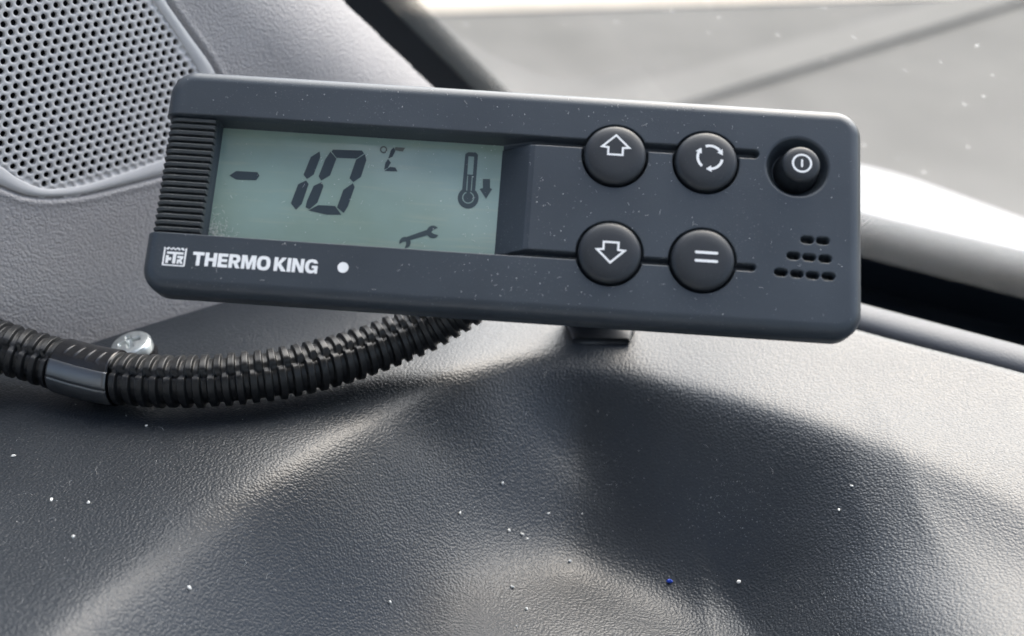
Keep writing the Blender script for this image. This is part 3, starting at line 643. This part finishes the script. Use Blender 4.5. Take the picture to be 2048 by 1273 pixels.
Rb = RT + .00075 - .00025 * np.exp(-((T3 + .52) / .03) ** 2) - .0004 * (sstep((.05 - S3) / .05) + sstep((S3 - .95) / .05)) - .0005 * sstep((T3 - .13) / .03)
Vb = PW[idx][:, None] + Rb[..., None] * (toC[idx][:, None] * np.cos(T3)[..., None] + Bn[idx][:, None] * np.sin(T3)[..., None])
mesh('highlight_band', Vb - c0, grid_faces(ni, 30), M_highlight, clamp)  # added grey strip imitating the window's highlight on the sleeve
scw = pz(264, 694, .004); 
tabc = np.array([scw[0], scw[1], .0]); sl0 = np.array([c0[0] + .004, c0[1] + .004, 0])
d = (tabc - sl0); d /= np.linalg.norm(d); s_ = np.array([-d[1], d[0], 0])
top = []
for k in range(13): a = R_(-90 + 180 * k / 12); top.append(tabc + d * .0068 * math.cos(a) + s_ * .0068 * math.sin(a))
top = [sl0 - s_ * .0068] + top + [sl0 + s_ * .0068]
n = len(top); V = [p + (0, 0, .0022) for p in top] + [p - (0, 0, .001) for p in top]
mesh('fixing_tab', np.array(V) - c0, [tuple(range(n)), tuple(range(2 * n - 1, n - 1, -1))] + [(k, n + k, n + (k + 1) % n, (k + 1) % n) for k in range(n)], M_clamp, clamp, smooth=False)
# pan head screw with cross recess
nr, na = 40, 96; rr_ = np.linspace(0, 1, nr); aa = np.linspace(0, 2 * math.pi, na, endpoint=False)
RRs, AA = np.meshgrid(rr_, aa, indexing='ij'); hr = .0058; x_, y_ = RRs * np.cos(AA), RRs * np.sin(AA)
hz = .0026 * np.sqrt(np.clip(1 - .55 * RRs ** 2, 0, 1)) - .0006 * sstep((RRs - .9) / .1)
c45 = math.cos(R_(20)), math.sin(R_(20)); xr, yr = x_ * c45[0] + y_ * c45[1], -x_ * c45[1] + y_ * c45[0]
armd = np.minimum(np.maximum(np.abs(xr) - .50, np.abs(yr) - .105), np.maximum(np.abs(yr) - .50, np.abs(xr) - .105))
hz = hz - np.clip(1.15 - np.hypot(xr, yr), 0, 1) * .0019 * sstep((.05 - armd) / .08)
Vs = np.stack([x_ * hr, y_ * hr, hz], -1).reshape(-1, 3)
Vs = np.vstack([Vs, [(hr * math.cos(a), hr * math.sin(a), -.0012) for a in aa]])
scr = mesh('screw', Vs, np.array([[i * na + k, (i + 1) * na + k, (i + 1) * na + (k + 1) % na, i * na + (k + 1) % na] for i in range(nr) for k in range(na)]), M_zinc, label='zinc cross-head screw fixing the conduit clamp', category='screw')
scr.location = (scw[0], scw[1], .0036); scr.rotation_euler = (R_(10), R_(-9), 0)

# ------------------------------------------------------------------ crumbs, dust and lint
def blob(r, seed, st=1.):
    q = np.random.default_rng(seed); V, F = lathe([(.0001 * r, -.8 * r), (.7 * r, -.6 * r), (r, 0), (.7 * r, .65 * r), (.0001 * r, .85 * r)], 7)
    return V * (1 + q.uniform(-.25, .25, (len(V), 1))) * np.array([st, 1, 1]), F
meshes = [blob(.0005, k, 1 + .3 * k) for k in range(4)]
crumbs = [(1005, 968, 1.0), (1018, 1063, .9), (1044, 1070, .8), (1055, 1079, .6), (1140, 1124, .95), (1477, 1166, 1.0), (920, 1027, .7), (1025, 1175, .7), (1053, 1219, .8), (780, 1206, .8), (27, 913, .7), (103, 1001, .7), (177, 1007, .8), (147, 1075, .7), (379, 1177, .8), (1097, 1028, .5), (1164, 1029, .5), (293, 853, .6), (1678, 1021, .6), (1703, 973, .5), (1033, 1253, .5)]
cms = []
for k, (V, F) in enumerate(meshes):
    me = bpy.data.meshes.new('crumb'); me.from_pydata(V.tolist(), [], F.tolist()); me.materials.append(M_crumb); cms.append(me)
def on_dash(u, v):
    d = ray(u, v); s = .16
    for _ in range(400):
        p = CAM + d * s; h = p[2] - zg(p[0], p[1])
        if h < .00004: break
        s += h * .35
    return p
for k, (u, v, s) in enumerate(crumbs):
    p = on_dash(u, v); o = place('crumb', cms[k % 4], label='tiny white crumb lying on the dashboard', category='crumb', group='white crumbs scattered on the dashboard')
    o.location = (p[0], p[1], p[2] + .0003 * s); o.scale = (s,) * 3; o.rotation_euler = (0, 0, k * 1.3)
bm_ = cms[2].copy(); bm_.materials.clear(); bm_.materials.append(M_blue); p = on_dash(1339, 1165)
o = place('crumb', bm_, label='bright blue plastic crumb in the dashboard hollow', category='crumb'); o.location = (p[0], p[1], p[2] + .0004); o.scale = (1.0, 1.0, 1.3)
def lint(name, spots, mat, **kw):                # spots: (point, normal, tangent, kind)
    VV, FF = [], []
    for p, nn, kind, sz in spots:
        nn = nn / np.linalg.norm(nn); a = np.cross(nn, rng.normal(size=3)); a /= np.linalg.norm(a); b = np.cross(nn, a)
        if kind == 0:
            k0 = len(VV); r = sz
            VV += [p + a * r, p + b * r * .8, p - a * r, p - b * r * .8, p + nn * r]
            FF += [(k0 + i, k0 + (i + 1) % 4, k0 + 4) for i in range(4)]
        else:
            m = 7; cur = rng.normal() * 1.6; th_ = 0; q = p.copy(); pts = []; wdt = .000024
            for i in range(m): pts.append(q.copy()); th_ += cur / m + rng.normal() * .25; q = q + (a * math.cos(th_) + b * math.sin(th_)) * sz / m
            k0 = len(VV)
            for i in range(m):
                t = pts[min(i + 1, m - 1)] - pts[max(i - 1, 0)]; t /= np.linalg.norm(t); sd = np.cross(nn, t)
                lift = nn * (.00008 + .00025 * math.sin(math.pi * i / (m - 1)) * rng.random())
                VV += [pts[i] + sd * wdt + lift, pts[i] - sd * wdt + lift, pts[i] + nn * wdt * 1.6 + lift]
            for i in range(m - 1):
                for j in range(3): FF.append((k0 + i * 3 + j, k0 + i * 3 + (j + 1) % 3, k0 + (i + 1) * 3 + (j + 1) % 3, k0 + (i + 1) * 3 + j))
    return mesh(name, VV, FF, mat, smooth=False, **kw)
spots = []
for k in range(1600):
    x, z = rng.uniform(XL + 3, XR - 3), rng.uniform(ZB + 3, ZT - 2)
    dns = .35 + .9 * math.exp(-((x - 8) / 28) ** 2 - ((z - 18) / 12) ** 2) + (.5 if -10 < x < 20 else 0)
    if rng.random() > dns: continue
    if any(math.hypot(x - a, z - b) < 7.6 for a, b in BTN.values()) or math.hypot(x - pvx, z - pvz) < 7: continue
    D = float(depth(np.array(x), np.array(z)))
    if D > .6 and not (-67 < x < -3 and ZL + .4 < z < ZU - .6 and D > 6): continue
    n_ = -min(D, 6.1) + .01
    kind = 1 if rng.random() < .13 else 0
    spots.append((np.array([x, z, n_]) * .001, np.array([0, 0, 1.]), kind, (rng.uniform(.0005, .0014) if kind else .00004 + .00012 * rng.random() ** 3)))
for k in range(160):                             # fluff caught in the display's lower left corner
    x = -67 + abs(rng.normal()) * 2.2; z = ZL + .4 + abs(rng.normal()) * 2.4
    spots.append((np.array([x, z, -6.05]) * .001, np.array([0, 0, 1.]), 1 if k % 3 else 0, .0012 if k % 3 else .0001))
du = lint('dust', spots, M_dust, kind='stuff'); du.parent = ctl; du.name = 'dust'
spots = []
for k in range(1100):
    u, v = rng.uniform(0, 2048), rng.uniform(700, 1300)
    if rng.random() > (.9 if (u < 600 or 800 < u < 1500) else .45): continue
    p = on_dash(u, v); kind = 1 if rng.random() < .12 else 0
    if p[1] > .2: continue
    spots.append((p, np.array([0, -.3, 1.]), kind, (rng.uniform(.001, .004) if kind else .00004 + .00014 * rng.random() ** 4)))
lint('dashboard_dust', spots, M_dust, kind='stuff', label='fine pale dust and lint scattered over the dashboard', category='dust')
